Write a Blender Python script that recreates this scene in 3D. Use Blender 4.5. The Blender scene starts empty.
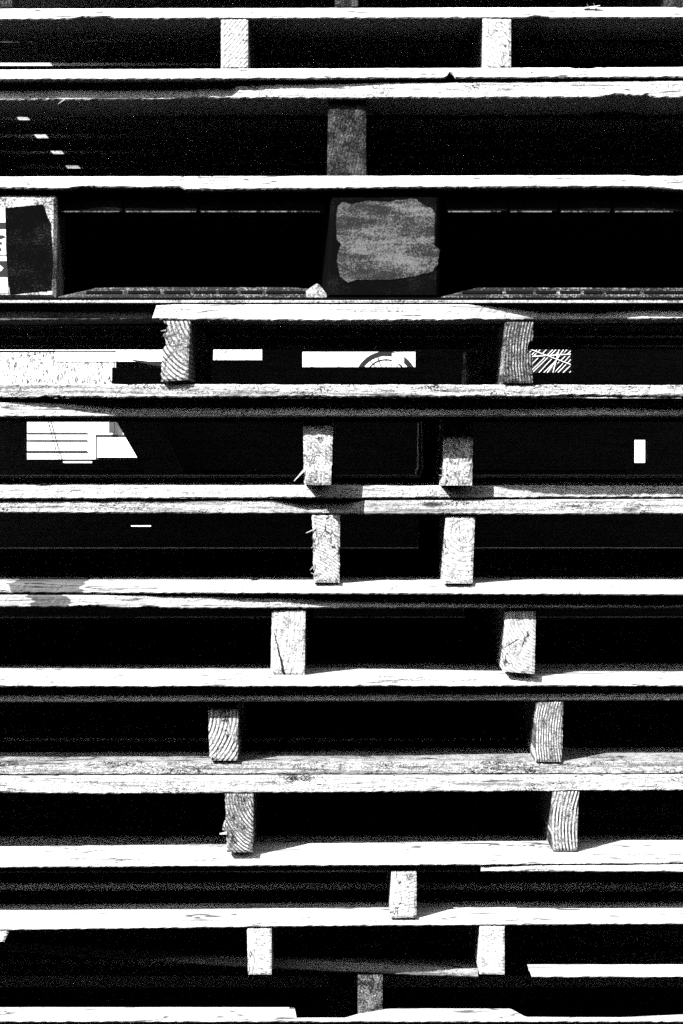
import bpy, bmesh, math, random
from mathutils import Vector, noise

sc = bpy.context.scene
COL = sc.collection
F = 2160.0                 # focal length in picture widths of one pixel
CAM_D = 2.7                # metres from the camera to the front of the stack
HZ = 440.0                 # picture row of eye level
ZC = 0.95                  # eye height, corrected to the ground below
R = random.Random(7)

def W(px, py, d=0.0):
    """measured picture point at d millimetres in front of the stack plane -> metres"""
    D = CAM_D - d / 1000.0
    return Vector(((px - 341.5) / F * D, -d / 1000.0, ZC + (HZ - py) / F * D))

def lerp(pts, x):
    if not isinstance(pts, (list, tuple)): return pts
    if x <= pts[0][0]: return pts[0][1]
    for (a, va), (b, vb) in zip(pts, pts[1:]):
        if x <= b:
            return va + (vb - va) * (x - a) / (b - a) if b > a else vb
    return pts[-1][1]

# ------------------------------------------------------------------ materials
class N:
    def __init__(s, name):
        s.m = bpy.data.materials.new(name); s.m.use_nodes = True
        s.t = s.m.node_tree; s.t.nodes.clear()
        s.out = s.n('ShaderNodeOutputMaterial'); s.b = s.n('ShaderNodeBsdfPrincipled')
        s.l(s.b.outputs[0], s.out.inputs[0])
        s.tc = s.n('ShaderNodeTexCoord').outputs['Object']
    def n(s, typ, **k):
        x = s.t.nodes.new(typ)
        for a, v in k.items(): setattr(x, a, v)
        return x
    def l(s, a, b): s.t.links.new(a, b)
    def put(s, sock, v):
        if hasattr(v, 'is_linked') or hasattr(v, 'links'): s.l(v, sock)
        else: sock.default_value = v
    def map(s, scale, loc=(0, 0, 0), rot=(0, 0, 0), src=None):
        x = s.n('ShaderNodeMapping'); s.l(src or s.tc, x.inputs[0])
        x.inputs['Location'].default_value = loc; x.inputs['Rotation'].default_value = rot
        x.inputs['Scale'].default_value = scale
        return x.outputs[0]
    def noise(s, vec, scale, detail=4, rough=.6, dist=0):
        x = s.n('ShaderNodeTexNoise'); s.l(vec, x.inputs['Vector'])
        x.inputs['Scale'].default_value = scale; x.inputs['Detail'].default_value = detail
        x.inputs['Roughness'].default_value = rough; x.inputs['Distortion'].default_value = dist
        return x.outputs['Fac']
    def ramp(s, fac, stops):
        x = s.n('ShaderNodeValToRGB'); s.l(fac, x.inputs[0]); e = x.color_ramp.elements
        while len(e) < len(stops): e.new(.5)
        for q, (p, v) in zip(e, stops): q.position = p; q.color = (v, v, v, 1)
        return x.outputs[0]
    def math(s, op, a, b=0.0, clamp=False):
        x = s.n('ShaderNodeMath', operation=op, use_clamp=clamp); s.put(x.inputs[0], a); s.put(x.inputs[1], b)
        return x.outputs[0]
    def mix(s, f, a, b):
        x = s.n('ShaderNodeMix', data_type='FLOAT')
        s.put(x.inputs[0], f); s.put(x.inputs[2], a); s.put(x.inputs[3], b)
        return x.outputs[0]
    def done(s, val, rough=.85, bump=None, strength=.5, dist=.001, spec=.2):
        s.l(val, s.b.inputs['Base Color']); s.b.inputs['Roughness'].default_value = rough
        s.b.inputs['Specular IOR Level'].default_value = spec
        if bump is not None:
            x = s.n('ShaderNodeBump'); s.l(bump, x.inputs['Height'])
            x.inputs['Strength'].default_value = strength; x.inputs['Distance'].default_value = dist
            s.l(x.outputs[0], s.b.inputs['Normal'])
        return s.m

def wood_long(name, light=.42, dark=.06, amount=.4, pits=.35, seed=0, axis='x', bump=.6, cast_shade=None):
    """weathered sawn board, grain along one axis; amount = share of dark grain, pits = saw fuzz"""
    light = min(.66, light * 1.3)
    n = N(name)
    sc3 = (3.0, 22, 110) if axis == 'x' else (22, 3.0, 110)
    v = n.map(sc3, (seed * 3.1, seed * 1.7, seed * 2.3))
    g = n.noise(v, 1.6, 7, .68, .35)
    fine = n.noise(n.map((60, 300, 520) if axis == 'x' else (300, 60, 520), (seed, 0, seed)), 1.5, 3, .7)
    fuzz = n.noise(n.map((420, 420, 420), (seed * 5, 1, 2)), 1.6, 2, .8)
    big = n.noise(n.map((5, 9, 28), (seed * 2.2, 3, 1)), 1.0, 3, .6)
    c = .5 - .16 + amount * .22
    gr = n.ramp(n.math('ADD', g, n.math('MULTIPLY', n.math('SUBTRACT', big, .5), .35)), [(max(.02, c - .05), 0), (c + .06, 1)])
    fr = n.ramp(n.mix(.5, fine, fuzz), [(.5 - .14 + pits * .2, 0), (.5 - .06 + pits * .2, 1)])
    val = n.mix(gr, n.mix(.35, dark, light), light)
    val = n.mix(fr, n.mix(.3, dark, val), val)
    # long dark cracks
    cr = n.noise(n.map((2.2, 12, 75) if axis == 'x' else (12, 2.2, 75), (seed * 4, 0, 5)), 2.2, 2, .5)
    ck = n.ramp(n.math('ABSOLUTE', n.math('SUBTRACT', cr, .5)), [(.006, 0), (.018, 1)])
    ckm = n.ramp(big, [(.45, 1), (.51, 0)])
    ck = n.math('MAXIMUM', ck, ckm)
    val = n.math('MULTIPLY', val, n.mix(ck, .12, 1.0))
    if cast_shade:      # (x0, x1, value) stretches darkened to paint in a cast shadow
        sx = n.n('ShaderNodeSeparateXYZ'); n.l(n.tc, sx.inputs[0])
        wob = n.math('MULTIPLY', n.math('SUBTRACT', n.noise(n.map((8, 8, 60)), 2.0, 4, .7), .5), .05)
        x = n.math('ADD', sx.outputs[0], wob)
        for x0, x1, k in cast_shade:
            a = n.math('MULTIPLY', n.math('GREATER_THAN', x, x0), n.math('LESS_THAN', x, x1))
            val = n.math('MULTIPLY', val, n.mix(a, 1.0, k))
    # torn fibre pits, clustered, and a few knots
    gt = n.noise(n.map((260, 400, 620) if axis == 'x' else (400, 260, 620), (seed * 1.9, 4, seed)), 1.4, 2, .75)
    cl = n.noise(n.map((14, 20, 60), (seed * .7, 8, 2)), 1.0, 4, .7)
    th = n.math('ADD', gt, n.math('MULTIPLY', n.math('SUBTRACT', cl, .5), .75))
    val = n.math('MULTIPLY', val, n.ramp(th, [(.27 + pits * .22, .04), (.31 + pits * .22, 1)]))
    kn = n.n('ShaderNodeTexVoronoi', feature='F1'); n.l(n.map((2.6, 2.6, 9), (seed * 3.7, 1, seed)), kn.inputs['Vector']); kn.inputs['Scale'].default_value = 1.6
    val = n.math('MULTIPLY', val, n.ramp(n.math('ADD', kn.outputs['Distance'], n.math('MULTIPLY', g, .06)), [(.075, .12), (.11, 1)]))
    h = n.math('ADD', n.math('MULTIPLY', g, .7), n.math('MULTIPLY', fuzz, .5 + pits))
    h = n.math('ADD', h, n.math('MULTIPLY', fine, .3))
    return n.done(val, .9, h, bump, .0016)

def wood_end(name, light=.45, dark=.05, cx=0, cz=0, ring=.0042, contrast=.7, pits=.3, seed=0, tilt=0., bump=.6, lines=.45, dis=2.0, ps=420, crack=0., crk=None):
    """end grain: growth rings round a pith at (cx, cz), with saw fuzz"""
    light = min(.66, light * 1.3)
    n = N(name)
    v = n.map((1, .02, 1), (-cx, 0, -cz), (0, tilt, 0))
    wv = n.n('ShaderNodeTexWave', wave_type='RINGS', rings_direction='Y', wave_profile='SIN')
    n.l(v, wv.inputs['Vector'])
    wv.inputs['Scale'].default_value = 2 * math.pi / (20 * ring)
    wv.inputs['Distortion'].default_value = dis; wv.inputs['Detail'].default_value = 2.5
    wv.inputs['Detail Scale'].default_value = .35; wv.inputs['Detail Roughness'].default_value = .5
    rg = n.ramp(wv.outputs['Fac'], [(lines - .14, 0), (lines + .12, 1)])
    fz = n.noise(n.map((ps, 60, ps), (seed * 3, 0, seed)), 1.5, 3, .75)
    md = n.noise(n.map((60, 20, 60), (seed, 0, seed * 2)), 1.0, 3, .6)
    fr = n.ramp(n.math('ADD', fz, n.math('MULTIPLY', n.math('SUBTRACT', md, .5), .5)), [(.5 - .12 + pits * .22, 0), (.5 - .03 + pits * .22, 1)])
    ringmask = n.math('MULTIPLY', contrast, n.ramp(md, [(.30, .25), (.55, 1)]))
    val = n.mix(n.math('MULTIPLY', ringmask, n.math('SUBTRACT', 1.0, rg)), light, dark)
    val = n.mix(fr, n.mix(.25, dark, val), val)
    cn = n.noise(n.map((30, 3, 13), (seed * 1.7, 0, seed * .9)), 1.0, 3, .6)
    ck = n.ramp(n.math('ABSOLUTE', n.math('SUBTRACT', cn, .5)), [(.003, .05), (.011, 1)])
    ck = n.math('MAXIMUM', ck, n.ramp(n.noise(n.map((22, 3, 22), (seed, 5, seed)), 1.0, 2, .5), [(.52 - crack * .1, 1), (.56 - crack * .1, 0)]))
    val = n.math('MULTIPLY', val, ck)
    if crk:       # one open drying crack from (x0, z0) to (x1, z1)
        x0, z0, x1, z1, wd = crk
        sx = n.n('ShaderNodeSeparateXYZ'); n.l(n.tc, sx.inputs[0])
        t = n.math('DIVIDE', n.math('SUBTRACT', sx.outputs[2], z0), z1 - z0)
        line = n.math('ADD', n.math('MULTIPLY', t, x1 - x0), x0)
        wob = n.math('MULTIPLY', n.math('SUBTRACT', n.noise(n.map((0, 0, 60)), 1.0, 4, .7), .5), .008)
        dd = n.math('ABSOLUTE', n.math('SUBTRACT', sx.outputs[0], n.math('ADD', line, wob)))
        ins = n.math('MULTIPLY', n.math('GREATER_THAN', t, 0.0), n.math('LESS_THAN', t, 1.0))
        val = n.math('MULTIPLY', val, n.mix(n.math('MULTIPLY', ins, n.math('LESS_THAN', dd, n.math('MULTIPLY', n.math('ADD', t, .35), wd))), 1.0, .03))
    gt = n.noise(n.map((ps * 1.1, 40, ps * 1.1), (seed * 1.9, 4, seed)), 1.2, 2, .8)
    th = n.math('ADD', gt, n.math('MULTIPLY', n.math('SUBTRACT', md, .5), .6))
    val = n.math('MULTIPLY', val, n.ramp(th, [(.25 + pits * .3, .05), (.29 + pits * .3, 1)]))
    h = n.math('ADD', n.math('MULTIPLY', rg, .35), n.math('MULTIPLY', fz, .6 + pits))
    return n.done(val, .92, h, bump, .0016)

def speckle(name, lo, hi, scale=500, mid=.5, width=.08, rough=.6, seed=0, streak=None, spec=.3):
    n = N(name)
    a = n.noise(n.map((scale,) * 3, (seed, seed, 0)), 1.0, 3, .8)
    b = n.noise(n.map((18, 18, 22), (seed, 0, 4)), 1.0, 4, .65)
    f = n.math('ADD', n.math('MULTIPLY', a, .6), n.math('MULTIPLY', b, .4))
    if streak:
        f = n.math('ADD', n.math('MULTIPLY', f, .72), n.math('MULTIPLY', n.noise(n.map(streak, (seed, 0, 0)), 1.0, 3, .6, .5), .28))
    v = n.ramp(f, [(mid - width, lo), (mid + width, hi)])
    return n.done(v, rough, a, .4, .0006, spec)

def plain(name, v, rough=.7, spec=.3, var=.15, sc_=40):
    n = N(name)
    a = n.noise(n.map((sc_,) * 3), 1.0, 4, .6)
    return n.done(n.ramp(a, [(.3, v * (1 - var)), (.7, v * (1 + var))]), rough, a, .2, .0006, spec)

# ------------------------------------------------------------------ objects
def empty(name, loc, label=None, cat=None, group=None, kind=None):
    o = bpy.data.objects.new(name, None); COL.objects.link(o); o.location = loc
    o.empty_display_size = .05
    tag(o, label, cat, group, kind); return o
def tag(o, label=None, cat=None, group=None, kind=None):
    for k, v in (('label', label), ('category', cat), ('group', group), ('kind', kind)):
        if v: o[k] = v
    return o
def link(name, verts, faces, mats, parent=None, smooth=False, fm=None):
    me = bpy.data.meshes.new(name)
    off = parent.location if parent else Vector((0, 0, 0))
    p = parent
    if parent and parent.parent: off = parent.parent.location
    me.from_pydata([tuple(Vector(v) - off) for v in verts], [], faces)
    for m in (mats if isinstance(mats, (list, tuple)) else [mats]): me.materials.append(m)
    if fm:
        for i, k in enumerate(fm): me.polygons[i].material_index = k
    bm = bmesh.new(); bm.from_mesh(me); bmesh.ops.recalc_face_normals(bm, faces=bm.faces); bm.to_mesh(me); bm.free()
    if smooth: me.polygons.foreach_set('use_smooth', [True] * len(me.polygons))
    o = bpy.data.objects.new(name, me); COL.objects.link(o)
    if parent: o.parent = parent
    return o

def nz(x, seed, f): return noise.noise(Vector((x * f, seed * 7.31, seed * 1.7)))

def board(name, parent, mat, x0, x1, yt, yb, d, width=100, seed=0, rag=.35, step=3.0, chips=(), wid=None, cut=(0, 0)):
    """front deck board: top and bottom outline and face depth measured along the picture; a real board behind it.
    chips: (x, half width, depth px, 't' or 'b') broken bits of the top or bottom arris"""
    n = max(2, int((x1 - x0) / step)); V = []; Fc = []
    ring = 8
    for i in range(n + 1):
        u = i / n; x = x0 + (x1 - x0) * u
        t = lerp(yt, x); b = lerp(yb, x); dd = lerp(d, x)
        t += rag * (.55 * nz(x, seed, .035) + .45 * nz(x, seed + 3, .22))
        b += rag * (.6 * nz(x, seed + 5, .03) + .7 * nz(x, seed + 9, .25) + .35 * nz(x, seed + 2, .7))
        dd += 1.2 * nz(x, seed + 4, .02) + .5 * nz(x, seed + 6, .2)
        for cx, hw, cd, w_ in chips:
            k = 1 - abs(x - cx) / hw
            if k > 0:
                k = min(1, k * 2.2) * (.75 + .5 * nz(x, cx, .5))
                if w_ == 't': t += cd * k
                else: b -= cd * k
        wd = lerp(wid, x) if wid else width
        xa = x + (cut[0] if i == 0 else 0) + (cut[1] if i == n else 0)
        pt, pb = W(x, t, dd), W(xa, b, dd)
        bv = .0016 * (1 + .6 * nz(x, seed + 8, .15))
        H = pt.z - pb.z
        bk = Vector((0, wd / 1000, 0))
        e1 = .0007 * nz(x, seed + 11, .4); e2 = .0007 * nz(x, seed + 12, .4)
        ptx, pbx = pt.x, pb.x
        def q(f, dy, dz=0): return Vector((pbx + (ptx - pbx) * f, pb.y + dy, pb.z + H * f + dz))
        V += [q(0, bv), q(0, 0, bv), q(.36, e1), q(.68, e2), q(1, 0, -bv), q(1, bv * .8),
              q(1, wd / 1000), q(0, wd / 1000)]
    for i in range(n):
        for k in range(ring):
            a = i * ring + k; b_ = i * ring + (k + 1) % ring
            Fc.append((a, b_, b_ + ring, a + ring))
    Fc.append(tuple(range(ring))[::-1]); Fc.append(tuple(range(n * ring, n * ring + ring)))
    return link(name, V, Fc, mat, parent)

def slab(name, parent, mat, X0, X1, Y0, Y1, Z0, Z1, seed=0, yaw=0.0, nseg=14, warp=.0012):
    V = []; Fc = []
    for i in range(nseg + 1):
        x = X0 + (X1 - X0) * i / nseg
        w1 = warp * nz(x, seed, 3); w2 = warp * nz(x, seed + 3, 6); y = yaw * (x - (X0 + X1) / 2)
        for yy, zz in ((Y0, Z0), (Y0, Z1), (Y1, Z1), (Y1, Z0)):
            V.append((x, yy + y + w2, zz + w1 * .3))
    for i in range(nseg):
        for k in range(4):
            a = i * 4 + k; b = i * 4 + (k + 1) % 4
            Fc.append((a, b, b + 4, a + 4))
    Fc += [(3, 2, 1, 0), tuple(range(nseg * 4, nseg * 4 + 4))]
    return link(name, V, Fc, mat, parent)

def stringer(name, parent, mat, c, y, d, depth=.95, seed=0, ragl=.5, ragr=.5, chips=(), flat=True):
    """2x4 seen end on. c = (x top-left, x top-right, x bottom-left, x bottom-right), y = (top-left, top-right, bottom-left, bottom-right)"""
    nx, ny = 12, 26; V = []; Fc = []
    for j in range(ny + 1):
        v = j / ny
        for i in range(nx + 1):
            u = i / nx
            xl = c[0] + (c[2] - c[0]) * v; xr = c[1] + (c[3] - c[1]) * v
            yl = y[0] + (y[2] - y[0]) * v; yr = y[1] + (y[3] - y[1]) * v
            xl += ragl * (nz(v * 20, seed, 1.0) + .8 * nz(v * 60, seed + 2, 1.0))
            xr += ragr * (nz(v * 20, seed + 5, 1.0) + .8 * nz(v * 60, seed + 6, 1.0))
            for sd, cv, hw, cd in chips:
                k = 1 - abs(v - cv) / hw
                if k > 0:
                    k = min(1, 2 * k)
                    if sd == 'l': xl += cd * k
                    else: xr -= cd * k
            x = xl + (xr - xl) * u
            yy = yl + (yr - yl) * u
            dd = d + 1.1 * noise.noise(Vector((u * 9, v * 18, seed * 3.3))) + .6 * noise.noise(Vector((u * 25, v * 50, seed)))
            e = max(0, 1 - min(u, 1 - u) * nx) + max(0, 1 - min(v, 1 - v) * ny)
            dd -= 1.3 * min(1, e)
            V.append(W(x, yy, dd))
    w = nx + 1
    for j in range(ny):
        for i in range(nx):
            a = j * w + i; Fc.append((a, a + 1, a + 1 + w, a + w))
    rim = [i for i in range(w)] + [j * w + nx for j in range(1, ny + 1)] + [ny * w + i for i in range(nx - 1, -1, -1)] + [j * w for j in range(ny - 1, 0, -1)]
    b0 = len(V)
    cs = [V[0], V[nx], V[ny * w + nx], V[ny * w]]
    xl = (cs[0].x + cs[3].x) / 2; xr = (cs[1].x + cs[2].x) / 2
    zt = (cs[0].z + cs[1].z) / 2; zb = (cs[2].z + cs[3].z) / 2
    yb_ = -d / 1000 + depth
    s0 = len(V)      # a squared-up section just behind the torn end, then the far end
    for dist_ in (.03, None):
        for r in rim:
            p = V[r]
            if dist_: V.append(Vector((p.x, -d / 1000 + .012, p.z)))
            else: V.append(Vector((p.x * .0 + (xl if abs(p.x - xl) < abs(p.x - xr) else xr) if False else p.x, yb_, p.z)))
    m = len(rim)
    for k in range(m):
        k2 = (k + 1) % m
        Fc.append((rim[k], rim[k2], s0 + k2, s0 + k))
        Fc.append((s0 + k, s0 + k2, s0 + m + k2, s0 + m + k))
    Fc.append(tuple(s0 + m + k for k in range(m)))
    return link(name, V, Fc, mat, parent)

GRP = 'wooden pallets in the stack'
XL, XR = -400, 945
ZOFF = {}
def pallet(label, top, bot, strs, mat, seed, topext=None, origin=None, group=GRP, zt_back=None, depth=.95, inner_top=True, inner_bot=True, gap0=None, lay=None, left=None, lefts=None, leftb=None):
    """top / bot: lists of front boards dict(x=(x0,x1), t=, b=, d=, ...), strs: list of dict"""
    rr = random.Random(seed * 13 + 5)
    ref = (bot or strs)
    if bot: zb = min(W(x, lerp(b['b'], x), lerp(b['d'], x)).z for b in bot for x in (b['x'][0], b['x'][1]))
    else: zb = W(300, strs[0]['y'][2], strs[0]['d']).z
    e = empty('wooden_pallet', (0, 0.45, zb), label, 'pallet', group)
    def deck(bs, nm):
        for i, b in enumerate(bs):
            board(nm, e, b.get('m', mat), b['x'][0], b['x'][1], b['t'], b['b'], b['d'], b.get('w', 95), seed + i * 3 + (0 if nm[0] == 't' else 50),
                  b.get('rag', .4), 3.0, b.get('chips', ()), b.get('wid'), b.get('cut', (0, 0)))
        return bs
    if top: deck(top, 'top_deck_board')
    if bot: deck(bot, 'bottom_deck_board')
    def inner(bs, nm, cnt, lay=None, left=None, lefts=None):
        # boards behind the front one, same height as it
        xm = 341; b = min(bs, key=lambda q: abs((q['x'][0] + q['x'][1]) / 2 - xm)) if len(bs) > 1 else bs[0]
        dd = lerp(b['d'], xm); zt = W(xm, lerp(b['t'], xm), dd).z; zb_ = W(xm, lerp(b['b'], xm), dd).z
        back = min(lerp(q['d'], x) - q.get('w', 95) for q in bs for x in (q['x'][0], q['x'][1]))
        y = -back / 1000 + (gap0 or rr.uniform(.02, .045)); yend = -dd / 1000 + depth
        k = 0
        X0, X1 = W(XL, 0, 0).x, W(XR, 0, 0).x
        if left: X0 = left
        if lay: y = lay[0]
        while y < yend - .05 and k < cnt:
            w = lay[1] if lay else rr.uniform(.08, .125); w = min(w, yend - y)
            if yend - (y + w) < .06: w = yend - y
            slab(nm, e, mat, (lefts[k] if lefts and k < len(lefts) else X0 if y < .6 else W(XL, 0, 0).x) + rr.uniform(-.003, .003), X1 + rr.uniform(-.01, .01), y, y + w, zb_ + .0008, zt - .0008, seed + k, rr.uniform(-.006, .006))
            y += w + (lay[2] if lay else gap0 if gap0 and gap0 < .01 else rr.uniform(.03, .055)); k += 1
    if top and inner_top: inner(top, 'top_deck_board', 9, lay and lay[0], left, lefts)
    if bot and inner_bot: inner(bot, 'bottom_deck_board', 9, lay and lay[1], None, leftb)
    for i, s in enumerate(strs):
        stringer('stringer', e, s['m'], s['c'], s['y'], s['d'], s.get('depth', depth), seed + i * 5, s.get('l', .5), s.get('r', .5), s.get('chips', ()))
    # outer stringers, past the frame, that carry the ends
    for xs in (XL + 4, XR - 34):
        yt_ = lerp(top[0]['b'], xs) if top else strs[0]['y'][0]
        dt_ = lerp(top[0]['d'] if xs < 300 else top[-1]['d'], xs) if top else strs[0]['d']
        yb_ = lerp((bot[0] if xs < 300 else bot[-1])['t'], xs) if bot else strs[0]['y'][2]
        ds = strs[0]['d']
        # match heights at the stringer's own depth
        zt = W(xs, yt_, dt_).z
        dbm = lerp((bot[0] if xs < 300 else bot[-1])['d'], xs) if bot else ds
        zb2 = W(xs, yb_, dbm).z
        a = W(xs, 0, 0).x
        slab('stringer', e, mat, a, a + .038, -ds / 1000 + .002, -ds / 1000 + depth, zb2, zt, seed)
    return e

# ---- wood kinds
fresh = lambda s, **k: wood_long('sawn_wood_%d' % s, .5, .08, k.pop('amount', .15), k.pop('pits', .1), s, **k)
SE = lambda s, **k: wood_end('end_grain_%d' % s, seed=s, **k)

def mm(px, py): p = W(px, py, 0); return p.x, p.z

# P0 - skid on top, mostly above the frame
m = fresh(1)
s_gr = SE(1, light=.16, dark=.02, contrast=.5, pits=.75)
P0 = pallet('topmost wooden pallet, only its grey stringer feet show on the uppermost white board',
       [dict(x=(-58, XR), t=-80, b=-66, d=0)], None,
       [dict(c=(-16, 12, -16, 12), y=(-66, -66, 7, 7), d=-18, depth=.06, m=s_gr), dict(c=(335, 358, 335, 358), y=(-66, -66, 7, 6), d=-16, m=s_gr),
        dict(c=(670, 702, 670, 702), y=(-66, -66, 6, 6), d=-18, m=s_gr)], m, 1, gap0=.006, left=-.498)
# P1
m = fresh(2, amount=.05, pits=.0)
pallet('thin white wooden pallet with two pale saw-marked stringer ends, just below the top edge',
       [dict(x=(-58, XR), t=[(0, 8.5), (683, 7)], b=[(0, 20), (120, 19), (683, 18)], d=0, w=150, chips=((95, 24, 2.2, 'b'), (540, 12, 1.6, 'b')))],
       [dict(x=(XL, XR), t=[(0, 69.5), (683, 67)], b=[(0, 80), (683, 77.5)], d=2, w=160, chips=((450, 4, 6, 'b'), (583, 14, 1.2, 't')))],
       [dict(c=(-160, -70, -160, -70), y=(20, 20, 69.6, 69.6), d=-1, m=SE(33)),  # unseen wide block added left of the frame to trim the sun patches
        dict(c=(221, 248, 221, 248), y=(19, 18.7, 69, 68.7), d=-1, m=SE(2, light=.5, dark=.12, cx=-.45, cz=.32, ring=.0042, contrast=.75, pits=.0, lines=.32), l=.2, r=.2),
        dict(c=(482.5, 511, 484.5, 511), y=(18.5, 18.4, 67.6, 67.4), d=-1, m=SE(3, light=.5, dark=.14, cx=.13, cz=-.03, ring=.0040, contrast=.55, pits=.05, lines=.3), l=.2, r=.2)],
       m, 2, left=-.498, lay=((.165, .157, .022), (.195, .136, .036)))
# P2
m = wood_long('sawn_wood_3', .46, .06, .35, .25, 3)
pallet('wooden pallet with one dull grey centre stringer, its top board frayed and half in shade',
       [dict(x=(XL, XR), t=[(0, 82), (341, 83), (683, 81)], b=[(0, 100.5), (150, 100), (200, 98), (341, 98.5), (683, 97.5)],
             d=[(-200, -21), (232, -19), (238, -12), (341, -8), (450, -4), (683, -2)], rag=.9, w=139,
             chips=((628, 28, 4, 'b'),))],
       [dict(x=(XL, XR), t=[(0, 176.5), (683, 175)], b=[(0, 188.5), (70, 189), (72, 187.5), (180, 187.5), (186, 190), (400, 188), (640, 187), (683, 190)], d=5, m=fresh(31, amount=.1, pits=.05),
             chips=((88, 14, 1.2, 'b'), (660, 30, 1.2, 't')))],
       [dict(c=(328.5, 366, 327, 366), y=(98.5, 98.5, 176, 176), d=-22, m=SE(4, light=.11, dark=.015, contrast=.5, pits=.75, cx=.2, cz=0))], m, 3, lay=((.195, .136, .036), None))

# ---- P3 the black plastic pallet
pl = speckle('black_plastic', .001, .012, 520, .58, .05, .8, 1, spec=.03)
pl_worn = speckle('scuffed_plastic', .012, .30, 800, .5, .07, .6, 2)
pl_grey = speckle('grey_block_plastic', .02, .5, 520, .49, .05, .6, 3)
pl_highlight = speckle('painted_highlight', .003, .16, 160, .5, .05, .6, 12, spec=.1)  # pale colour paints the sunlit lower edge of the deck rim
pl_rim = speckle('rim_plastic', .005, .35, 420, .56, .05, .5, 9, (6, 30, 300))
z3 = W(0, 303, 2).z
P3 = empty('plastic_pallet', (0, .45, z3), 'black plastic pallet with square blocks and slotted bottom rim between the wooden ones', 'pallet')
def pxbox(name, parent, mat, x0, x1, y0, y1, d, depth, bev=.0015, taper=None):
    """box with bevelled front, outline in the picture at depth d"""
    a = W(x0, y0, d); b = W(x1, y1, d); y = a.y; t = taper or (0, 0, 0, 0)   # extra px: left-bottom,right-bottom,left-back,right-back
    k = (CAM_D - d / 1000) / F
    V = []
    for yy, i in ((y, bev), (y + bev, 0), (y + depth, 0)):
        back = 1 if yy > y + bev + 1e-6 else 0
        V += [(a.x + i - back * t[2] * k, yy, a.z - i), (b.x - i + back * t[3] * k, yy, a.z - i),
              (b.x - i + t[1] * k + back * t[3] * k, yy, b.z + i), (a.x + i - t[0] * k - back * t[2] * k, yy, b.z + i)]
    Fc = [(0, 1, 2, 3), (8, 11, 10, 9)]
    for r in (0, 4):
        for k_ in range(4):
            k2 = (k_ + 1) % 4; Fc.append((r + k_, r + 4 + k_, r + 4 + k2, r + k2))
    return link(name, V, Fc, mat, parent)
# deck: rim segments, plate and ribs
pxbox('deck_plate', P3, pl, XL, XR, 190, 196, -24, .93)
for x0, x1 in ((60, 123), (124.5, 198), (199.5, 325), (447, 508), (509.5, 558), (560, 612), (614, 683), (685, 780), (-190, -60), (782, XR)):
    rm = pxbox('deck_rim', P3, pl, x0, x1, 195.8, 212.2, -20.5 + R.uniform(-.6, .6), .02)
    pxbox('rim_highlight', rm, pl_highlight, x0 + 1.5, x1 - R.uniform(1.5, 12), 211.0, 212.3, -18.2, .004, .0003)  # added strip carrying the painted rim highlight
for i in range(6):
    pxbox('deck_rib', P3, pl, XL, XR, 195.8, 216, -60 - 140 * i, .012)
# blocks
def block(x0, x1, d, mat, tap=(0, 0, 0, 0)):
    return pxbox('block', P3, mat, x0, x1, 195.5, 298, d, .14, .004, tap)
blkL = block(-85, 57, -5, pl_grey, (0, -1.5, 0, -6))
blkM = block(331, 439.5, -6, pl, (4.5, 0, 9, -4))
block(735, 850, -5, pl_grey)
for x in (0, 365, 770):
    for yy in (-430, -810): pxbox('block', P3, pl, x - 60 if x != 365 else 335, x + 70 if x != 365 else 430, 195.5, 298, yy, .13)
pxbox('rear_blackout', P3, pl, XL, XR, 196.5, 297, -880, .012)  # black sheet added at the rear to darken the view through the pallet
# base: slotted runner with a low rim beside each block
def profile_bar(name, parent, mat, pts_top, yb, d, depth, step=4, seed=0, lip=.0):
    x0, x1 = pts_top[0][0], pts_top[-1][0]; n = int((x1 - x0) / step); V = []; Fc = []
    for i in range(n + 1):
        x = x0 + (x1 - x0) * i / n; t = lerp(pts_top, x) + .3 * nz(x, seed, .2)
        a = W(x, t, d); b = W(x, yb, d)
        V += [b, (a.x, a.y + lip, a.z), (a.x, a.y + depth, a.z), (b.x, b.y + depth, b.z)]
    for i in range(n):
        for k in range(4):
            a = i * 4 + k; b = i * 4 + (k + 1) % 4; Fc.append((a, b, b + 4, a + 4))
    Fc += [(3, 2, 1, 0), tuple(range(n * 4, n * 4 + 4))]
    return link(name, V, Fc, mat, parent)
pxbox('base_ledge', P3, speckle('ledge_plastic', .02, .5, 400, .49, .06, .5, 4, (3, 40, 500)), XL, XR, 300.2, 303, 4, .08, .0005)
pxbox('base_ledge', P3, pl, XL, XR, 297.4, 300.1, 0, .12, .0005)
profile_bar('base_runner', P3, pl_rim, [(57, 297), (96, 288), (120, 287.2), (290, 287.2), (312, 289), (327, 297)], 297.6, -12, .1, 3, 5, .001)
profile_bar('base_runner', P3, pl_rim, [(440, 297), (452, 294), (478, 287.5), (683, 288), (740, 288)], 297.6, -12, .1, 3, 6, .001)
profile_bar('base_corner', P3, speckle('pale_scuff', .02, .6, 520, .5, .08, .6, 11), [(306, 291), (316, 283.5), (319, 284), (329, 297)], 297.7, -10.5, .04, 2, 8)
for i in range(3): pxbox('base_plate', P3, pl, XL, XR, 290, 297.5, -130 - 300 * i, .11)
sx = [(86, 122), (128, 160), (164, 190), (194, 215), (219, 237), (241, 262), (266, 306),
      (462, 502), (506, 532), (536, 556), (560, 580), (584, 602), (606, 640), (644, 700)]
for a_, b_ in sx:
    pxbox('slot', P3, plain('slot_dark', .004, .9, .1), a_, b_, 290.6, 293.6, -11.2, .006, .0004)
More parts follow.
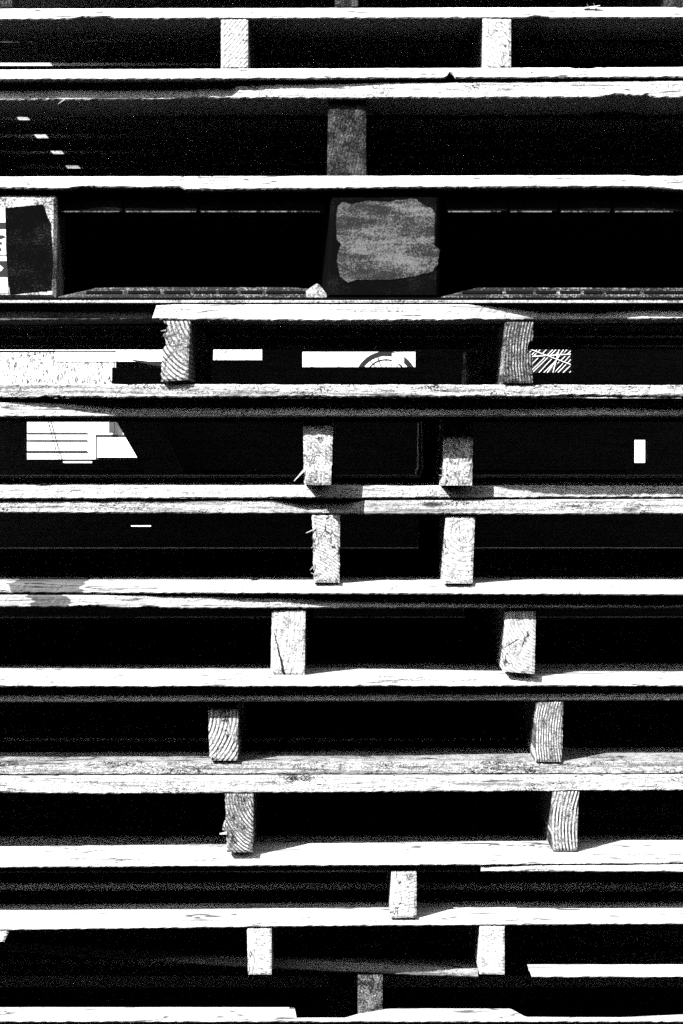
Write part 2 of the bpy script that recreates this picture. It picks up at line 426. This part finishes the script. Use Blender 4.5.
# worn face label on the middle block, dark patch and print on the left one
def sheet(name, parent, mat, pts, d, th=.0008, rag=.6, seed=0):
    """thin stuck-on sheet with a torn outline"""
    P = []
    for (xa, ya), (xb, yb) in zip(pts, pts[1:] + pts[:1]):
        n = max(1, int(math.hypot(xb - xa, yb - ya) / 2.5))
        for i in range(n):
            x = xa + (xb - xa) * i / n; y = ya + (yb - ya) * i / n
            P.append((x + rag * nz(x + y * 3, seed, .3), y + rag * nz(y + x * 2, seed + 4, .3)))
    A = [W(x, y, d) for x, y in P]; m_ = len(A)
    V = A + [Vector((p.x, p.y + th, p.z)) for p in A]
    Fc = [tuple(range(m_)), tuple(range(2 * m_ - 1, m_ - 1, -1))]
    for i in range(m_):
        j = (i + 1) % m_; Fc.append((i, j, j + m_, i + m_))
    return link(name, V, Fc, mat, parent)
lab = sheet('worn_label', P3, speckle('worn_label_paint', .002, .12, 520, .53, .045, .7, 5, (10, 1, 70)),
            [(338, 206), (342, 202), (352, 204), (370, 200.5), (388, 202), (400, 200), (415, 198.5), (421, 203), (432, 209), (435, 214), (434, 246), (440, 250),
             (438, 264), (432, 272), (415, 276), (390, 280), (360, 279.5), (348, 282.5), (340, 277), (337, 262), (338, 252), (341, 244), (337, 240), (336, 222)], -5.1, .0009, 1.2, 3)
tag(lab, 'scuffed grey worn label on the middle block')
pt = sheet('dark_sticker', P3, speckle('dark_sticker_paint', .001, .04, 520, .59, .05, .8, 6, spec=.03),
           [(5.5, 208), (24, 206), (43, 204.5), (46, 214), (50, 222), (51, 236), (53, 262), (51, 290), (30, 292), (10, 294), (8, 280), (6, 250)], -3.8, .001, .5, 5)
wl = sheet('white_print_label', P3, plain('white_label', .7, .5), [(-70, 205), (5, 207), (8, 293), (-70, 294)], -4.2, .0006, .3, 8)
blk = plain('black_print', .01, .6)
for (pts) in ([(-60, 222.5), (8, 222.5), (8, 229), (-60, 229)], [(-60, 235.2), (3, 235.2), (6, 237.2), (1, 239), (-60, 239)], [(-60, 242), (1.5, 242), (2, 244.5), (-60, 245)],
              [(-60, 248), (1, 248), (1.5, 251), (-60, 251)], [(-60, 254.5), (8, 254.5), (8, 255.6), (-60, 255.6)],
              [(-60, 261), (8, 261), (8, 277), (-60, 277)]):
    sheet('printed_bar', wl, blk, pts, -3.9, .0003, .25, 9)
sheet('printed_tip', wl, plain('white_print', .7, .5), [(-12, 263), (0, 265), (3.6, 268), (1, 271), (-12, 273)], -3.4, .0004, .2, 2)
# ---- P4
m = wood_long('sawn_wood_4', .48, .04, .4, .42, 4)
mE_shaded = wood_long('sawn_wood_42', .1, .02, .5, .3, 42)  # darker copy for the left piece: rim shade put into the colour
mE = wood_long('sawn_wood_41', .5, .07, .22, .1, 41)
pallet('weathered wooden pallet directly under the plastic one, its two stringer ends dark ringed and split',
       [dict(x=(XL, 152), t=304.2, b=[(0, 321), (152, 319.5)], d=-15, m=mE_shaded, rag=.3),
        dict(x=(156, XR), t=[(156, 305.6), (175, 304.5), (683, 304.2)], b=[(156, 319.5), (330, 321), (683, 319)],
             d=[(156, 6), (300, 5), (455, 4), (470, 2), (542, -17), (600, -18), (640, -12), (683, -13)], m=mE, rag=.9, cut=(-4, 0))],
       [dict(x=(XL, XR), t=[(0, 384), (683, 385)], b=[(0, 398), (300, 397), (683, 396.5)], d=13, rag=.9,
             chips=((590, 40, 1.5, 'b'), (60, 30, 1.5, 'b')))],
       [dict(c=(164, 190, 161, 188), y=(321, 321, 381.5, 380), d=24, l=1.4, r=.4,
             m=SE(5, light=.45, dark=.02, cx=-.150, cz=.105, ring=.0052, dis=4.5, contrast=.9, pits=.25, lines=.42), chips=(('l', .12, .09, 4), ('l', .35, .1, 3)), depth=.5),
        dict(c=(506.5, 533, 503, 532.5), y=(322, 322, 383, 383), d=18, l=.4, r=1.0,
             m=SE(6, light=.36, dark=.008, cx=.42, cz=.05, ring=.0036, dis=4., contrast=.95, pits=.6, lines=.52), chips=(('r', .42, .12, 5),))],
       m, 4)
# ---- P5
m = wood_long('sawn_wood_5', .6, .03, .3, .2, 5)
mH = wood_long('sawn_wood_51', .48, .06, .15, .3, 51)
pallet('wooden pallet with two close-set rough stringer ends lit only on their lower halves',
       [dict(x=(XL, XR), t=[(0, 402), (683, 402.5)], b=[(0, 417), (683, 416)], d=[(-100, 10), (0, 6), (60, -4), (135, -13), (683, -18)], rag=.4)],
       [dict(x=(XL, XR), t=[(0, 485), (683, 486)], b=[(0, 499), (683, 497.5)], d=[(-100, -78), (300, -80), (441, -90), (505, -107), (560, -116), (683, -118)], m=mH, rag=.8, w=90)],
       [dict(c=(303, 333.5, 304, 331), y=(417, 417, 485, 485), d=-37, l=.5, r=.6, m=SE(7, light=.5, dark=.04, contrast=.3, pits=.3, cx=.1, cz=.2, bump=.5, ps=300)),
        dict(c=(443.5, 473.5, 443, 472), y=(417, 417, 485.5, 485.5), d=-67, l=.9, r=.6, m=SE(8, light=.5, dark=.04, contrast=.3, pits=.33, cx=-.1, cz=.1, bump=.5, ps=300), chips=(('l', .97, .08, -3),))],
       m, 5)
# ---- P6
m = fresh(6, amount=.12, pits=.05)
pallet('bright wooden pallet with two close-set white stringer ends, the left one fibrous and splintered',
       [dict(x=(XL, XR), t=[(0, 501), (341, 500.5), (683, 499.5)], b=[(0, 513), (341, 514), (683, 515)], d=[(-200, -85), (270, -86), (308, -98), (345, -99), (366, -88), (441, -89), (505, -90), (683, -92)],
             m=wood_long('sawn_wood_61', .44, .04, .42, .35, 61), rag=.25, chips=((650, 40, 1.2, 'b'),))],
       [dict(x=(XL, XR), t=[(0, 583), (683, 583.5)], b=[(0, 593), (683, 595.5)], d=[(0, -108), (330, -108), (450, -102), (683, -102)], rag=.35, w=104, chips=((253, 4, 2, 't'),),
             m=wood_long('sawn_wood_62', .5, .06, .1, .08, 62, cast_shade=((-.43, -.335, .22),)))],  # cast shadow near the left end put into the wood colour
       [dict(c=(312, 340, 314, 339.5), y=(514, 514.3, 582.5, 582.7), d=-101, l=1.1, r=.5, m=SE(9, light=.5, dark=.04, cx=-.08, cz=-.06, ring=.0038, contrast=.6, pits=.18, lines=.3)),
        dict(c=(445.5, 475, 443.5, 472.5), y=(514.6, 514.6, 583.5, 583.5), d=-96, l=.5, r=.4, m=SE(10, light=.5, dark=.08, cx=.16, cz=.08, ring=.006, contrast=.5, pits=.15, lines=.25))],
       m, 6)
# ---- P7
m = wood_long('sawn_wood_7', .4, .06, .3, .15, 7, cast_shade=((-.405, -.355, .22),))  # same cast shadow carried on in this board's colour
mL = wood_long('sawn_wood_71', .5, .06, .12, .1, 71)
pallet('wooden pallet with two wide-set pale stringer ends, the left cracked from top to bottom',
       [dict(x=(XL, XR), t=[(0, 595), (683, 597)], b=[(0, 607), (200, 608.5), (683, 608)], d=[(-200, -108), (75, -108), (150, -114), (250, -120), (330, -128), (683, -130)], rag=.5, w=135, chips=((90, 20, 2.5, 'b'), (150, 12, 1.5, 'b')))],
       [dict(x=(XL, XR), t=[(0, 674.5), (683, 676.5)], b=[(0, 687), (683, 686.5)], d=[(-200, -124), (330, -128), (480, -153), (683, -155)], m=mL, rag=.4, w=98)],
       [dict(c=(272, 305.5, 270.5, 304.5), y=(608.5, 608.5, 675, 675.5), d=-130, l=.4, r=.4, m=SE(11, light=.5, dark=.05, cx=-.3, cz=.1, ring=.0075, contrast=.35, pits=.15, lines=.25, crk=(-.0885, .074, -.073, .0125, .0016))),
        dict(c=(505, 536, 503.5, 534.5), y=(608, 608, 671.5, 674), d=-139, l=.4, r=.4, m=SE(12, light=.5, dark=.08, cx=.275, cz=.1, ring=.0042, crk=(.212, .052, .232, .064, .0014), contrast=.6, pits=.12, lines=.3))],
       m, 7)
# ---- P8
m = wood_long('sawn_wood_8', .55, .02, .42, .25, 8)
mN = wood_long('sawn_wood_81', .46, .03, .3, .55, 81, bump=.6)
pallet('wooden pallet with a dark top board and ringed stringer ends, the left shaded on top',
       [dict(x=(XL, XR), t=[(0, 688.5), (683, 688.2)], b=[(0, 702.5), (683, 700.5)], d=[(-200, -150), (330, -154), (480, -177), (683, -177)], rag=.3)],
       [dict(x=(XL, XR), t=[(0, 762.5), (683, 761)], b=[(0, 775), (683, 774)], d=-184, m=mN, rag=.5, w=95, )],
       [dict(c=(208, 238, 209.5, 238), y=(702, 702, 760.5, 760.5), d=-176, l=.9, r=.5, m=SE(13, light=.5, dark=.02, cx=-.235, cz=.085, ring=.0050, contrast=.95, pits=.1, lines=.42)),
        dict(c=(536, 563.5, 535, 561.5), y=(701, 701, 761.5, 762), d=-179, l=.4, r=1.0, m=SE(14, light=.48, dark=.03, cx=.47, cz=.05, ring=.0034, dis=3.5, contrast=.95, pits=.35, lines=.46))],
       m, 8)
# ---- P9
m = wood_long('sawn_wood_9', .5, .05, .3, .38, 9)
mQ = wood_long('sawn_wood_91', .5, .07, .14, .06, 91)
pallet('wooden pallet with two wide-set end-grain stringers, left rings slanted, right ones upright',
       [dict(x=(XL, XR), t=[(0, 776.5), (683, 775.2)], b=[(0, 793), (100, 794), (683, 790.5)], d=-176, rag=.6)],
       [dict(x=(XL, XR), t=[(0, 858), (341, 853.5), (683, 851)], b=[(0, 868), (341, 866), (683, 864)], d=[(-200, -183), (330, -187), (540, -180), (683, -180)], m=mQ, rag=.45, w=85)],
       [dict(c=(225, 253.5, 227, 253), y=(794, 794, 852.5, 852), d=-174, l=.6, r=.4, m=SE(15, light=.46, dark=.03, cx=-.085, cz=.098, ring=.0040, dis=4.5, contrast=.95, pits=.42, tilt=0, lines=.42), chips=(('l', .58, .06, -4),)),
        dict(c=(552.5, 579, 552, 577), y=(791, 791, 850.5, 851), d=-177, l=.4, r=.5, m=SE(16, light=.46, dark=.02, cx=.46, cz=.05, ring=.0044, contrast=1., pits=.12, lines=.5))],
       m, 9)
# ---- P10
m = wood_long('sawn_wood_10', .36, .05, .4, .2, 10)
pallet('wooden skid low in the stack with a single pale nail-marked stringer near the middle',
       [dict(x=(XL, 478), t=[(0, 868.8), (478, 865.7)], b=[(0, 873), (478, 872)], d=-204, rag=.4),
        dict(x=(481, XR), t=[(481, 866.3), (683, 864.6)], b=[(481, 871.8), (683, 872.3)], d=[(481, -187), (560, -182), (683, -181)], rag=.3, m=mL)], None,
       [dict(c=(391.5, 416.5, 390, 416.5), y=(872.5, 872, 918, 917.5), d=-190, l=.3, r=.3, m=SE(17, light=.5, dark=.12, cx=.02, cz=.3, ring=.004, contrast=.4, pits=.12, lines=.25))], m, 10)
# ---- P11
m = fresh(11, amount=.05, pits=.02)
pallet('wooden skid with two smooth white stringers under a long white board, its lower board askew',
       [dict(x=(XL, XR), t=[(0, 920.5), (341, 918.5), (683, 916)], b=[(8, 930.5), (341, 926.5), (683, 924.5)], d=-196, rag=.3, w=100)],
       [dict(x=(XL, 478), t=[(-200, 925), (0, 941), (250, 958), (430, 967), (478, 969)], b=[(-200, 935), (0, 951), (250, 968), (430, 976), (478, 977.3)],
             d=[(-200, -440), (0, -335), (250, -292), (430, -281), (478, -270)], rag=.3, w=70, m=wood_long('sawn_wood_112', .3, .03, .5, .2, 12)),
        dict(x=(529, XR), t=[(529, 969.5), (683, 969.5)], b=[(529, 977.8), (683, 977.8)], d=-197, rag=.35, w=28, cut=(8, 0))],
       [dict(c=(-20, 9, -20, 4), y=(930.5, 930.5, 942, 942), d=-198, m=SE(21, light=.5, dark=.15, contrast=.2, pits=.05)),
        dict(c=(247, 271.5, 248, 271.5), y=(927.5, 927.5, 974.5, 974.5), d=-199, l=.3, r=.3, m=SE(18, light=.5, dark=.16, cx=-.02, cz=.3, ring=.003, contrast=.4, pits=.05, lines=.3)),
        dict(c=(479.5, 504.5, 479.5, 504.5), y=(925.7, 925.7, 974, 974.5), d=-198, l=.3, r=.3, m=SE(19, light=.5, dark=.15, contrast=.3, pits=.12, cx=.3, cz=.3, lines=.3))],
       m, 11)
# ---- P12
m = fresh(12, amount=.06, pits=.03)
pallet('lowest pallet in view with one dull grey stringer standing on a bright bottom board',
       None,
       [dict(x=(XL, XR), t=[(0, 1018.5), (683, 1018.5)], b=[(0, 1022.6), (683, 1022.6)], d=-214, rag=.2,
             wid=[(-200, 58), (294, 58), (295, 4), (345, 4), (357, 22), (388, 50), (400, 52), (514, 50), (526, 8), (620, 6), (683, 20), (800, 50)])],
       [dict(c=(358, 382.5, 358, 382.5), y=(979, 978.5, 1018, 1017), d=-262, l=.3, r=.3, m=SE(20, light=.34, dark=.05, contrast=.4, pits=.7))],
       m, 12, gap0=.17)
# ---- P13, below the frame, carries the stack
zb13 = W(0, 1023.2, -214).z
m13 = wood_long('sawn_wood_13', .3, .05, .3, .3, 13)
e = empty('wooden_pallet', (0, .6, zb13 - .125), 'bottom pallet that the whole stack stands on, just under the lowest bright board', 'pallet', GRP)
X0, X1 = W(XL, 0, 0).x, W(XR, 0, 0).x
for k in range(2, 6):
    slab('top_deck_board', e, m13, X0, X1, .235 + k * .15, .235 + k * .15 + .1, zb13 - .016, zb13 - .001, k)
    if k % 2 == 0: slab('bottom_deck_board', e, m13, X0, X1, .235 + k * .15, .235 + k * .15 + .1, zb13 - .125, zb13 - .109, k + 9)
for a_ in (X0 + .01, -.02, X1 - .05): slab('stringer', e, m13, a_, a_ + .038, .62, 1.13, zb13 - .109, zb13 - .016, 3)
GZ = zb13 - .126

# ------------------------------------------------------------------ the row behind, seen through the openings
DB = -1200
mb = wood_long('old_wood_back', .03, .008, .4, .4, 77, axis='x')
def cells(name, parent, mat, x0, x1, y0, y1, holes, d, th):
    xs = sorted({x0, x1, *[v for h in holes for v in (h[0], h[1])]}); ys = sorted({y0, y1, *[v for h in holes for v in (h[2], h[3])]})
    idx = {}; V = []; Fc = []
    def vid(x, y, b):
        k = (x, y, b)
        if k not in idx:
            p = W(x, y, d); idx[k] = len(V); V.append((p.x, p.y + (th if b else 0), p.z))
        return idx[k]
    def solid(i, j):
        if i < 0 or j < 0 or i >= len(xs) - 1 or j >= len(ys) - 1: return False
        cx, cy = (xs[i] + xs[i + 1]) / 2, (ys[j] + ys[j + 1]) / 2
        return not any(h[0] < cx < h[1] and h[2] < cy < h[3] for h in holes)
    for i in range(len(xs) - 1):
        for j in range(len(ys) - 1):
            if not solid(i, j): continue
            a, b, c, e_ = xs[i], xs[i + 1], ys[j], ys[j + 1]
            for bk in (0, 1): Fc.append((vid(a, c, bk), vid(b, c, bk), vid(b, e_, bk), vid(a, e_, bk)))
            for (ii, jj, p, q) in ((i - 1, j, (a, c), (a, e_)), (i + 1, j, (b, c), (b, e_)), (i, j - 1, (a, c), (b, c)), (i, j + 1, (a, e_), (b, e_))):
                if not solid(ii, jj): Fc.append((vid(*p, 0), vid(*q, 0), vid(*q, 1), vid(*p, 1)))
    return link(name, V, Fc, mat, parent)
HOLES = {0: [(-40, 112, 345, 385), (112, 171, 345, 367.6), (208, 262, 346.5, 360), (302, 416, 351, 367), (529, 573, 348, 372.5)],
         2: [(129, 151, 525.4, 527.4)],  # slot added so a white sliver reads as a sun patch
         1: [(24, 137, 414.2, 459.5), (60, 92, 461.2, 463.2), (634.5, 648, 440, 463)]}
pitch = 78.0
for row in range(-1, 10):
    y0 = 326 + pitch * row
    if W(0, y0 + 76, DB).z < GZ: break
    zb = W(0, y0 + 76, DB).z
    lab_ = {0: 'dark shaded pallet behind the stack whose side slots frame the bright yard',
            1: 'dark shaded pallet behind the stack with one wide slot framing white siding'}.get(row, 'dark shaded pallet turned sideways behind the stack')
    e = empty('wooden_pallet', (0, 1.7, zb), lab_, 'pallet', 'shaded pallets behind the stack')
    hs = HOLES.get(row, [])
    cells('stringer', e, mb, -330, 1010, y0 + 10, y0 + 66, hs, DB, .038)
    xe = (W(-330, 0, DB).x, W(1010, 0, DB).x)
    if row not in (0, 1, 2):
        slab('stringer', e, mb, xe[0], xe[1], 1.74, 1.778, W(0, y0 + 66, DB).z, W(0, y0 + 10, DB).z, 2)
    for i in range(7):
        a_ = xe[0] + (xe[1] - xe[0]) * i / 7; st_ = (xe[1] - xe[0]) / 7 - .0006
        for ya, yb in ((y0 + .5, y0 + 9.8), (y0 + 66.2, y0 + 76.5)):
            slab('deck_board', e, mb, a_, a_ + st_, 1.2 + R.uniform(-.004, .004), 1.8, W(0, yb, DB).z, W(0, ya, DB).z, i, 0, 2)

# slanted plank in the shade, in front of the white cladding window
def plank(name, pts, d, th, mat, label, cat):
    A = [W(x, y, d) for x, y in pts]; n = len(A)
    V = A + [Vector((p.x, p.y + th, p.z)) for p in A]
    Fc = [tuple(range(n)), tuple(range(2 * n - 1, n - 1, -1))] + [(i, (i + 1) % n, (i + 1) % n + n, i + n) for i in range(n)]
    o = link(name, V, Fc, mat); tag(o, label, cat); return o
plank('leaning_plank', [(107, 409), (111, 409), (155, 478), (151, 478)], -1172, .02, mb, 'dark plank leaning across the opening beside the white clad cabin', 'plank')
bpy.data.objects.remove(bpy.data.objects['leaning_plank'])
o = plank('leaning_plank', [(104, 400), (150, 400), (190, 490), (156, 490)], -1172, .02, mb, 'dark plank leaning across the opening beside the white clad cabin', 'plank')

# ------------------------------------------------------------------ bright yard beyond
def at(px, py, D): return Vector(((px - 341.5) / F * D, D - CAM_D, ZC + (HZ - py) / F * D))
def bx(name, parent, mat, x0, x1, y0, y1, D, th, ground=False):
    a = at(x0, y0, D); b = at(x1, y1, D); zb = GZ if ground else b.z
    V = [(a.x, a.y, zb), (b.x, a.y, zb), (b.x, a.y, a.z), (a.x, a.y, a.z), (a.x, a.y + th, zb), (b.x, a.y + th, zb), (b.x, a.y + th, a.z), (a.x, a.y + th, a.z)]
    Fc = [(0, 1, 2, 3), (7, 6, 5, 4), (0, 4, 5, 1), (1, 5, 6, 2), (2, 6, 7, 3), (3, 7, 4, 0)]
    return link(name, V, Fc, mat, parent)
white = plain('white_paint', .75, .6, .3, .05)
white2 = speckle('dirty_white_paint', .04, .8, 120, .42, .04, .7, 6)
dark = plain('dark_gap', .012, .8, .2)
# clad cabin
c = empty('clad_cabin', at(80, 470, 7.0).xy.to_3d() + Vector((0, 0, GZ)), 'white clad cabin wall with framed panel, seen through the left opening', 'cabin')
bx('wall', c, white, 2, 190, 404, 0, 7.0, .8, True)
for y in (432.4, 439.8, 450.8): bx('cladding_gap', c, dark, 26, 87, y, y + .55 + (.3 if y > 445 else 0), 6.994, .004)
fr = bx('window_frame', c, plain('grey_frame', .03), 95.5, 150, 434.6, 462, 6.985, .012)
bx('pane', fr, white, 97, 148, 437.4, 457.5, 6.975, .012)
bx('bracket', c, plain('grey_bracket', .06), 109, 114, 416, 433, 6.97, .02)
# hanging chain
V = []; pts = [(47, 418), (50, 430), (53, 442), (57, 452), (60, 462)]
chn = empty('hanging_chain', at(53, 430, 6.9), 'thin dark chain hanging in front of the white cladding', 'chain')
for i in range(12):
    u = i / 12; x = 47 + 13 * u; y = 417 + 45 * u
    bx('chain_link', chn, dark, x - .5 + .3 * (i % 2), x + .7, y, y + 2.9, 6.985, .003)
bx('chain_hook', chn, dark, 46.6, 47.6, 399, 417, 6.985, .003)
# strand board crate
osb = N('strand_board'); vv = osb.map((90, 60, 30), (0, 0, 0), (0, .6, 0))
a_ = osb.noise(vv, 1.6, 4, .75, 1.5)
osbm = osb.done(osb.ramp(a_, [(.45, .02), (.49, .7)]), .8, a_, .6, .004)
bx_ = bx('strand_board_panel', None, osbm, -90, 114, 352.5, 0, 9.0, .03, True)
tag(bx_, 'pale strand board panel standing in the sun, seen through the left slot', 'panel')
o = bx('white_plank', None, white2, 55, 180, 352, 361.5, 8.6, .12); tag(o, 'white board end laid across the strand board panel', 'plank')
o = bx('white_beam', None, white2, -90, 172, 344, 350.5, 9.05, .2); tag(o, 'long white beam resting on top of the strand board panel', 'beam')
o = bx('grey_post', None, plain('grey_post_paint', .25, .6), 20, 24, 330, 0, 9.3, .05, True); tag(o, 'grey post behind the strand board panel', 'post')
o = bx('white_crate', None, white2, 200, 268, 340, 0, 8.0, .4, True); tag(o, 'plain white crate seen right of the first ringed stringer', 'crate')
o = bx('white_bench', None, white2, 296, 470, 350.5, 0, 9.0, .5, True); tag(o, 'long white bench box behind the tyre, seen through the middle slot', 'box')
o = bx('white_board', None, white2, 116, 190, 351, 370, 8.7, .02, True); tag(o, 'white board standing right of the strand board panel', 'board')
plank('dark_wedge', [(123, 358.5), (180, 365), (180, 369), (150, 364.5)], -5850, .03, dark, 'dark tapering board end against the white panel', 'board')
# tyre/hoop in front of it
hoop = empty('spoked_hoop', at(385, 378, 8.2), 'dark spoked hoop leaning on the long white box', 'wheel')
def ringm(name, parent, mat, cx, cy, r, t, D, th=.02, n=48):
    V = []; Fc = []
    for i in range(n):
        a = 2 * math.pi * i / n
        for rr_, yy in ((r, 0), (r - t, 0), (r - t, th), (r, th)):
            p = at(cx + rr_ * math.cos(a), cy + rr_ * math.sin(a), D); V.append((p.x, p.y + yy, p.z))
    for i in range(n):
        for k in range(4):
            a = i * 4 + k; b = i * 4 + (k + 1) % 4; a2 = ((i + 1) % n) * 4 + k; b2 = ((i + 1) % n) * 4 + (k + 1) % 4
            Fc.append((a, b, b2, a2))
    return link(name, V, Fc, mat, parent)
ringm('rim', hoop, dark, 386, 383, 32, 5, 8.2); ringm('inner_rim', hoop, dark, 386, 381, 22, 1.5, 8.2)
for i in range(9):
    a = math.pi * (1.08 + .105 * i)
    p0 = at(386 + 6 * math.cos(a), 381 + 6 * math.sin(a), 8.19); p1 = at(386 + 27 * math.cos(a), 381 + 27 * math.sin(a), 8.19)
    w = Vector((0, 0, .002)) if abs(math.cos(a)) > .7 else Vector((.002, 0, 0))
    V = [p0 - w, p0 + w, p1 + w, p1 - w]; V += [v + Vector((0, .004, 0)) for v in V]
    link('spoke', V, [(0, 1, 2, 3), (7, 6, 5, 4), (0, 4, 5, 1), (1, 5, 6, 2), (2, 6, 7, 3), (3, 7, 4, 0)], dark, hoop)
o = bx('paper_tag', None, white2, 392, 404, 353, 364, 8.1, .01); tag(o, 'small white tag hanging beside the spoked hoop', 'tag')
# mesh crate
mc = empty('mesh_crate', at(550, 380, 8.0) * Vector((1, 1, 0)) + Vector((0, 0, GZ)) if False else (at(550, 380, 8.0).x, at(550, 380, 8.0).y, GZ), 'dark crate with a white wire mesh face right of the split stringer', 'crate')
bx('crate_body', mc, dark, 520, 590, 340, 0, 8.0, .4, True)
V = []; Fc = []
def wire(x0, y0, x1, y1, r=.55, D=7.98):
    dx, dy = x1 - x0, y1 - y0; L = math.hypot(dx, dy); nx_, ny_ = -dy / L * r, dx / L * r
    b = len(V)
    for yy in (0, .004):
        for (x, y) in ((x0 + nx_, y0 + ny_), (x1 + nx_, y1 + ny_), (x1 - nx_, y1 - ny_), (x0 - nx_, y0 - ny_)):
            p = at(x, y, D); V.append((p.x, p.y + yy, p.z))
    Fc.extend([tuple(b + i for i in f) for f in [(0, 1, 2, 3), (7, 6, 5, 4), (0, 4, 5, 1), (1, 5, 6, 2), (2, 6, 7, 3), (3, 7, 4, 0)]])
for i in range(-6, 16):
    x = 520 + i * 5.0
    wire(x + 1.2 * math.sin(i * 2.3), 376, x + 30 + 1.4 * math.sin(i * 1.7), 346, .32)
wire(522, 357, 588, 353, .4, 7.975); wire(545, 376, 566, 346, .4, 7.974); wire(552, 376, 560, 346, .35, 7.973); wire(530, 349, 575, 366, .3, 7.972)
link('wire_mesh', V, Fc, white, mc)
o = bx('white_post', None, white2, 628, 656, 430, 0, 8.0, .1, True); tag(o, 'short white post seen through the far right opening', 'post')

o = bx('sun_patch_block', None, white, 120, 165, 505, 0, 7.6, .3, True); tag(o, 'added white block whose thin sliver stands for a sun patch in the left opening', 'block')  # made-up bright block: its sliver plays a sun patch inside the stack
# splinters still hanging on torn ends
def splinter(pal, x0, y0, x1, y1, w, d, mat):
    p = [W(x0, y0 - w / 2, d), W(x0, y0 + w / 2, d), W(x1, y1 + w * .2, d + 4), W(x1, y1 - w * .2, d + 4)]
    V = p + [v + Vector((0, .0015, 0)) for v in p]
    link('splinter', V, [(0, 1, 2, 3), (7, 6, 5, 4), (0, 4, 5, 1), (1, 5, 6, 2), (2, 6, 7, 3), (3, 7, 4, 0)], mat, pal)
sm = plain('splinter_wood', .55, .9, .1, .3)
PAL = [o_ for o_ in bpy.data.objects if o_.type == 'EMPTY' and o_.get('group') == GRP]
for k_, a in ((4, (315, 529, 306, 533, 1.6, -100)), (4, (315, 546, 311, 548, 1.4, -100)), (4, (315, 565, 310, 570, 2.4, -100)), (4, (316, 575, 311, 573, 1.6, -100)),
             (5, (304, 470, 294, 481, 3.2, -34)), (5, (444, 470, 440, 468, 1.5, -60)), (5, (444, 476, 439, 475, 1.5, -60)), (3, (166, 330, 161, 331, 1.5, 25)),
             (3, (166, 338, 163, 336, 1.8, 25)), (8, (227, 833, 219.5, 834, 3.0, -172)), (2, (65, 99, 58, 104, 1.6, -18)), (1, (590, 9, 587, 4, 1.5, 2)), (1, (595, 9, 594, 3, 1.4, 2)), (1, (584, 8, 600, 5.5, 1.6, 2))):
    splinter(PAL[k_], *a, sm)
# ------------------------------------------------------------------ ground
n = N('yard_asphalt')
a_ = n.noise(n.map((60, 60, 60)), 1.0, 6, .7); b_ = n.noise(n.map((1.2, 1.2, 1)), 1.0, 4, .6)
gm = n.done(n.math('MULTIPLY', n.ramp(a_, [(.3, .03), (.7, .08)]), n.ramp(b_, [(.3, .7), (.7, 1.1)])), .95, a_, .5, .003)
g = link('ground', [(-60, -60, GZ), (60, -60, GZ), (60, 60, GZ), (-60, 60, GZ)], [(0, 1, 2, 3)], gm); tag(g, kind='structure')

# unseen wall added behind the viewer: it hides the low sky from the openings
ww = empty('sky_block_wall', (0, -9, GZ), 'unseen long dark wall added behind the viewpoint to block low sky', 'wall')
link('wall', [(x, y, z) for x in (-45, 45) for y in (-9.3, -9) for z in (GZ, GZ + 5.6)],  # mesh of the added unseen sky-blocking wall
     [(0, 1, 3, 2), (4, 6, 7, 5), (0, 4, 5, 1), (2, 3, 7, 6), (0, 2, 6, 4), (1, 5, 7, 3)], plain('sky_block_dark', .06, .8), ww)
# ------------------------------------------------------------------ light, sky, camera
AZ, EL = math.radians(40), math.radians(37)      # sun over the viewer's left shoulder
sd = Vector((math.sin(AZ) * math.cos(EL), math.cos(AZ) * math.cos(EL), -math.sin(EL)))
sun = bpy.data.lights.new('sun', 'SUN'); sun.energy = 5.0; sun.angle = math.radians(.5); sun.color = (1, 1, 1)
so = bpy.data.objects.new('sun', sun); COL.objects.link(so); so.rotation_euler = sd.to_track_quat('-Z', 'Y').to_euler(); so.location = (-4, -5, 6)
w = bpy.data.worlds.new('World'); sc.world = w; w.use_nodes = True; nt = w.node_tree
bg = nt.nodes['Background']; sky = nt.nodes.new('ShaderNodeTexSky'); sky.sky_type = 'NISHITA'; sky.sun_disc = False
sky.altitude = 500; sky.air_density = 1.8; sky.dust_density = 2.5; sky.sun_elevation = EL; sky.sun_rotation = math.pi + AZ
bw = nt.nodes.new('ShaderNodeRGBToBW')       # the photograph is black and white
nt.links.new(sky.outputs[0], bw.inputs[0]); nt.links.new(bw.outputs[0], bg.inputs[0]); bg.inputs[1].default_value = .15

cam = bpy.data.cameras.new('camera'); co = bpy.data.objects.new('camera', cam); COL.objects.link(co)
co.location = (0, -CAM_D, ZC); co.rotation_euler = (math.pi / 2, 0, 0)
cam.sensor_fit = 'VERTICAL'; cam.sensor_height = 36; cam.sensor_width = 24
cam.lens = F / 1024 * 36; cam.shift_y = -(512 - HZ) / 1024; cam.clip_end = 300; cam.clip_start = .05
sc.camera = co
vs = sc.view_settings; vs.view_transform = 'Standard'; vs.look = 'None'; vs.exposure = 1.2; vs.gamma = 1
sc.cycles.use_denoising = False
sc.cycles.max_bounces = 2; sc.cycles.diffuse_bounces = 0; sc.cycles.glossy_bounces = 1
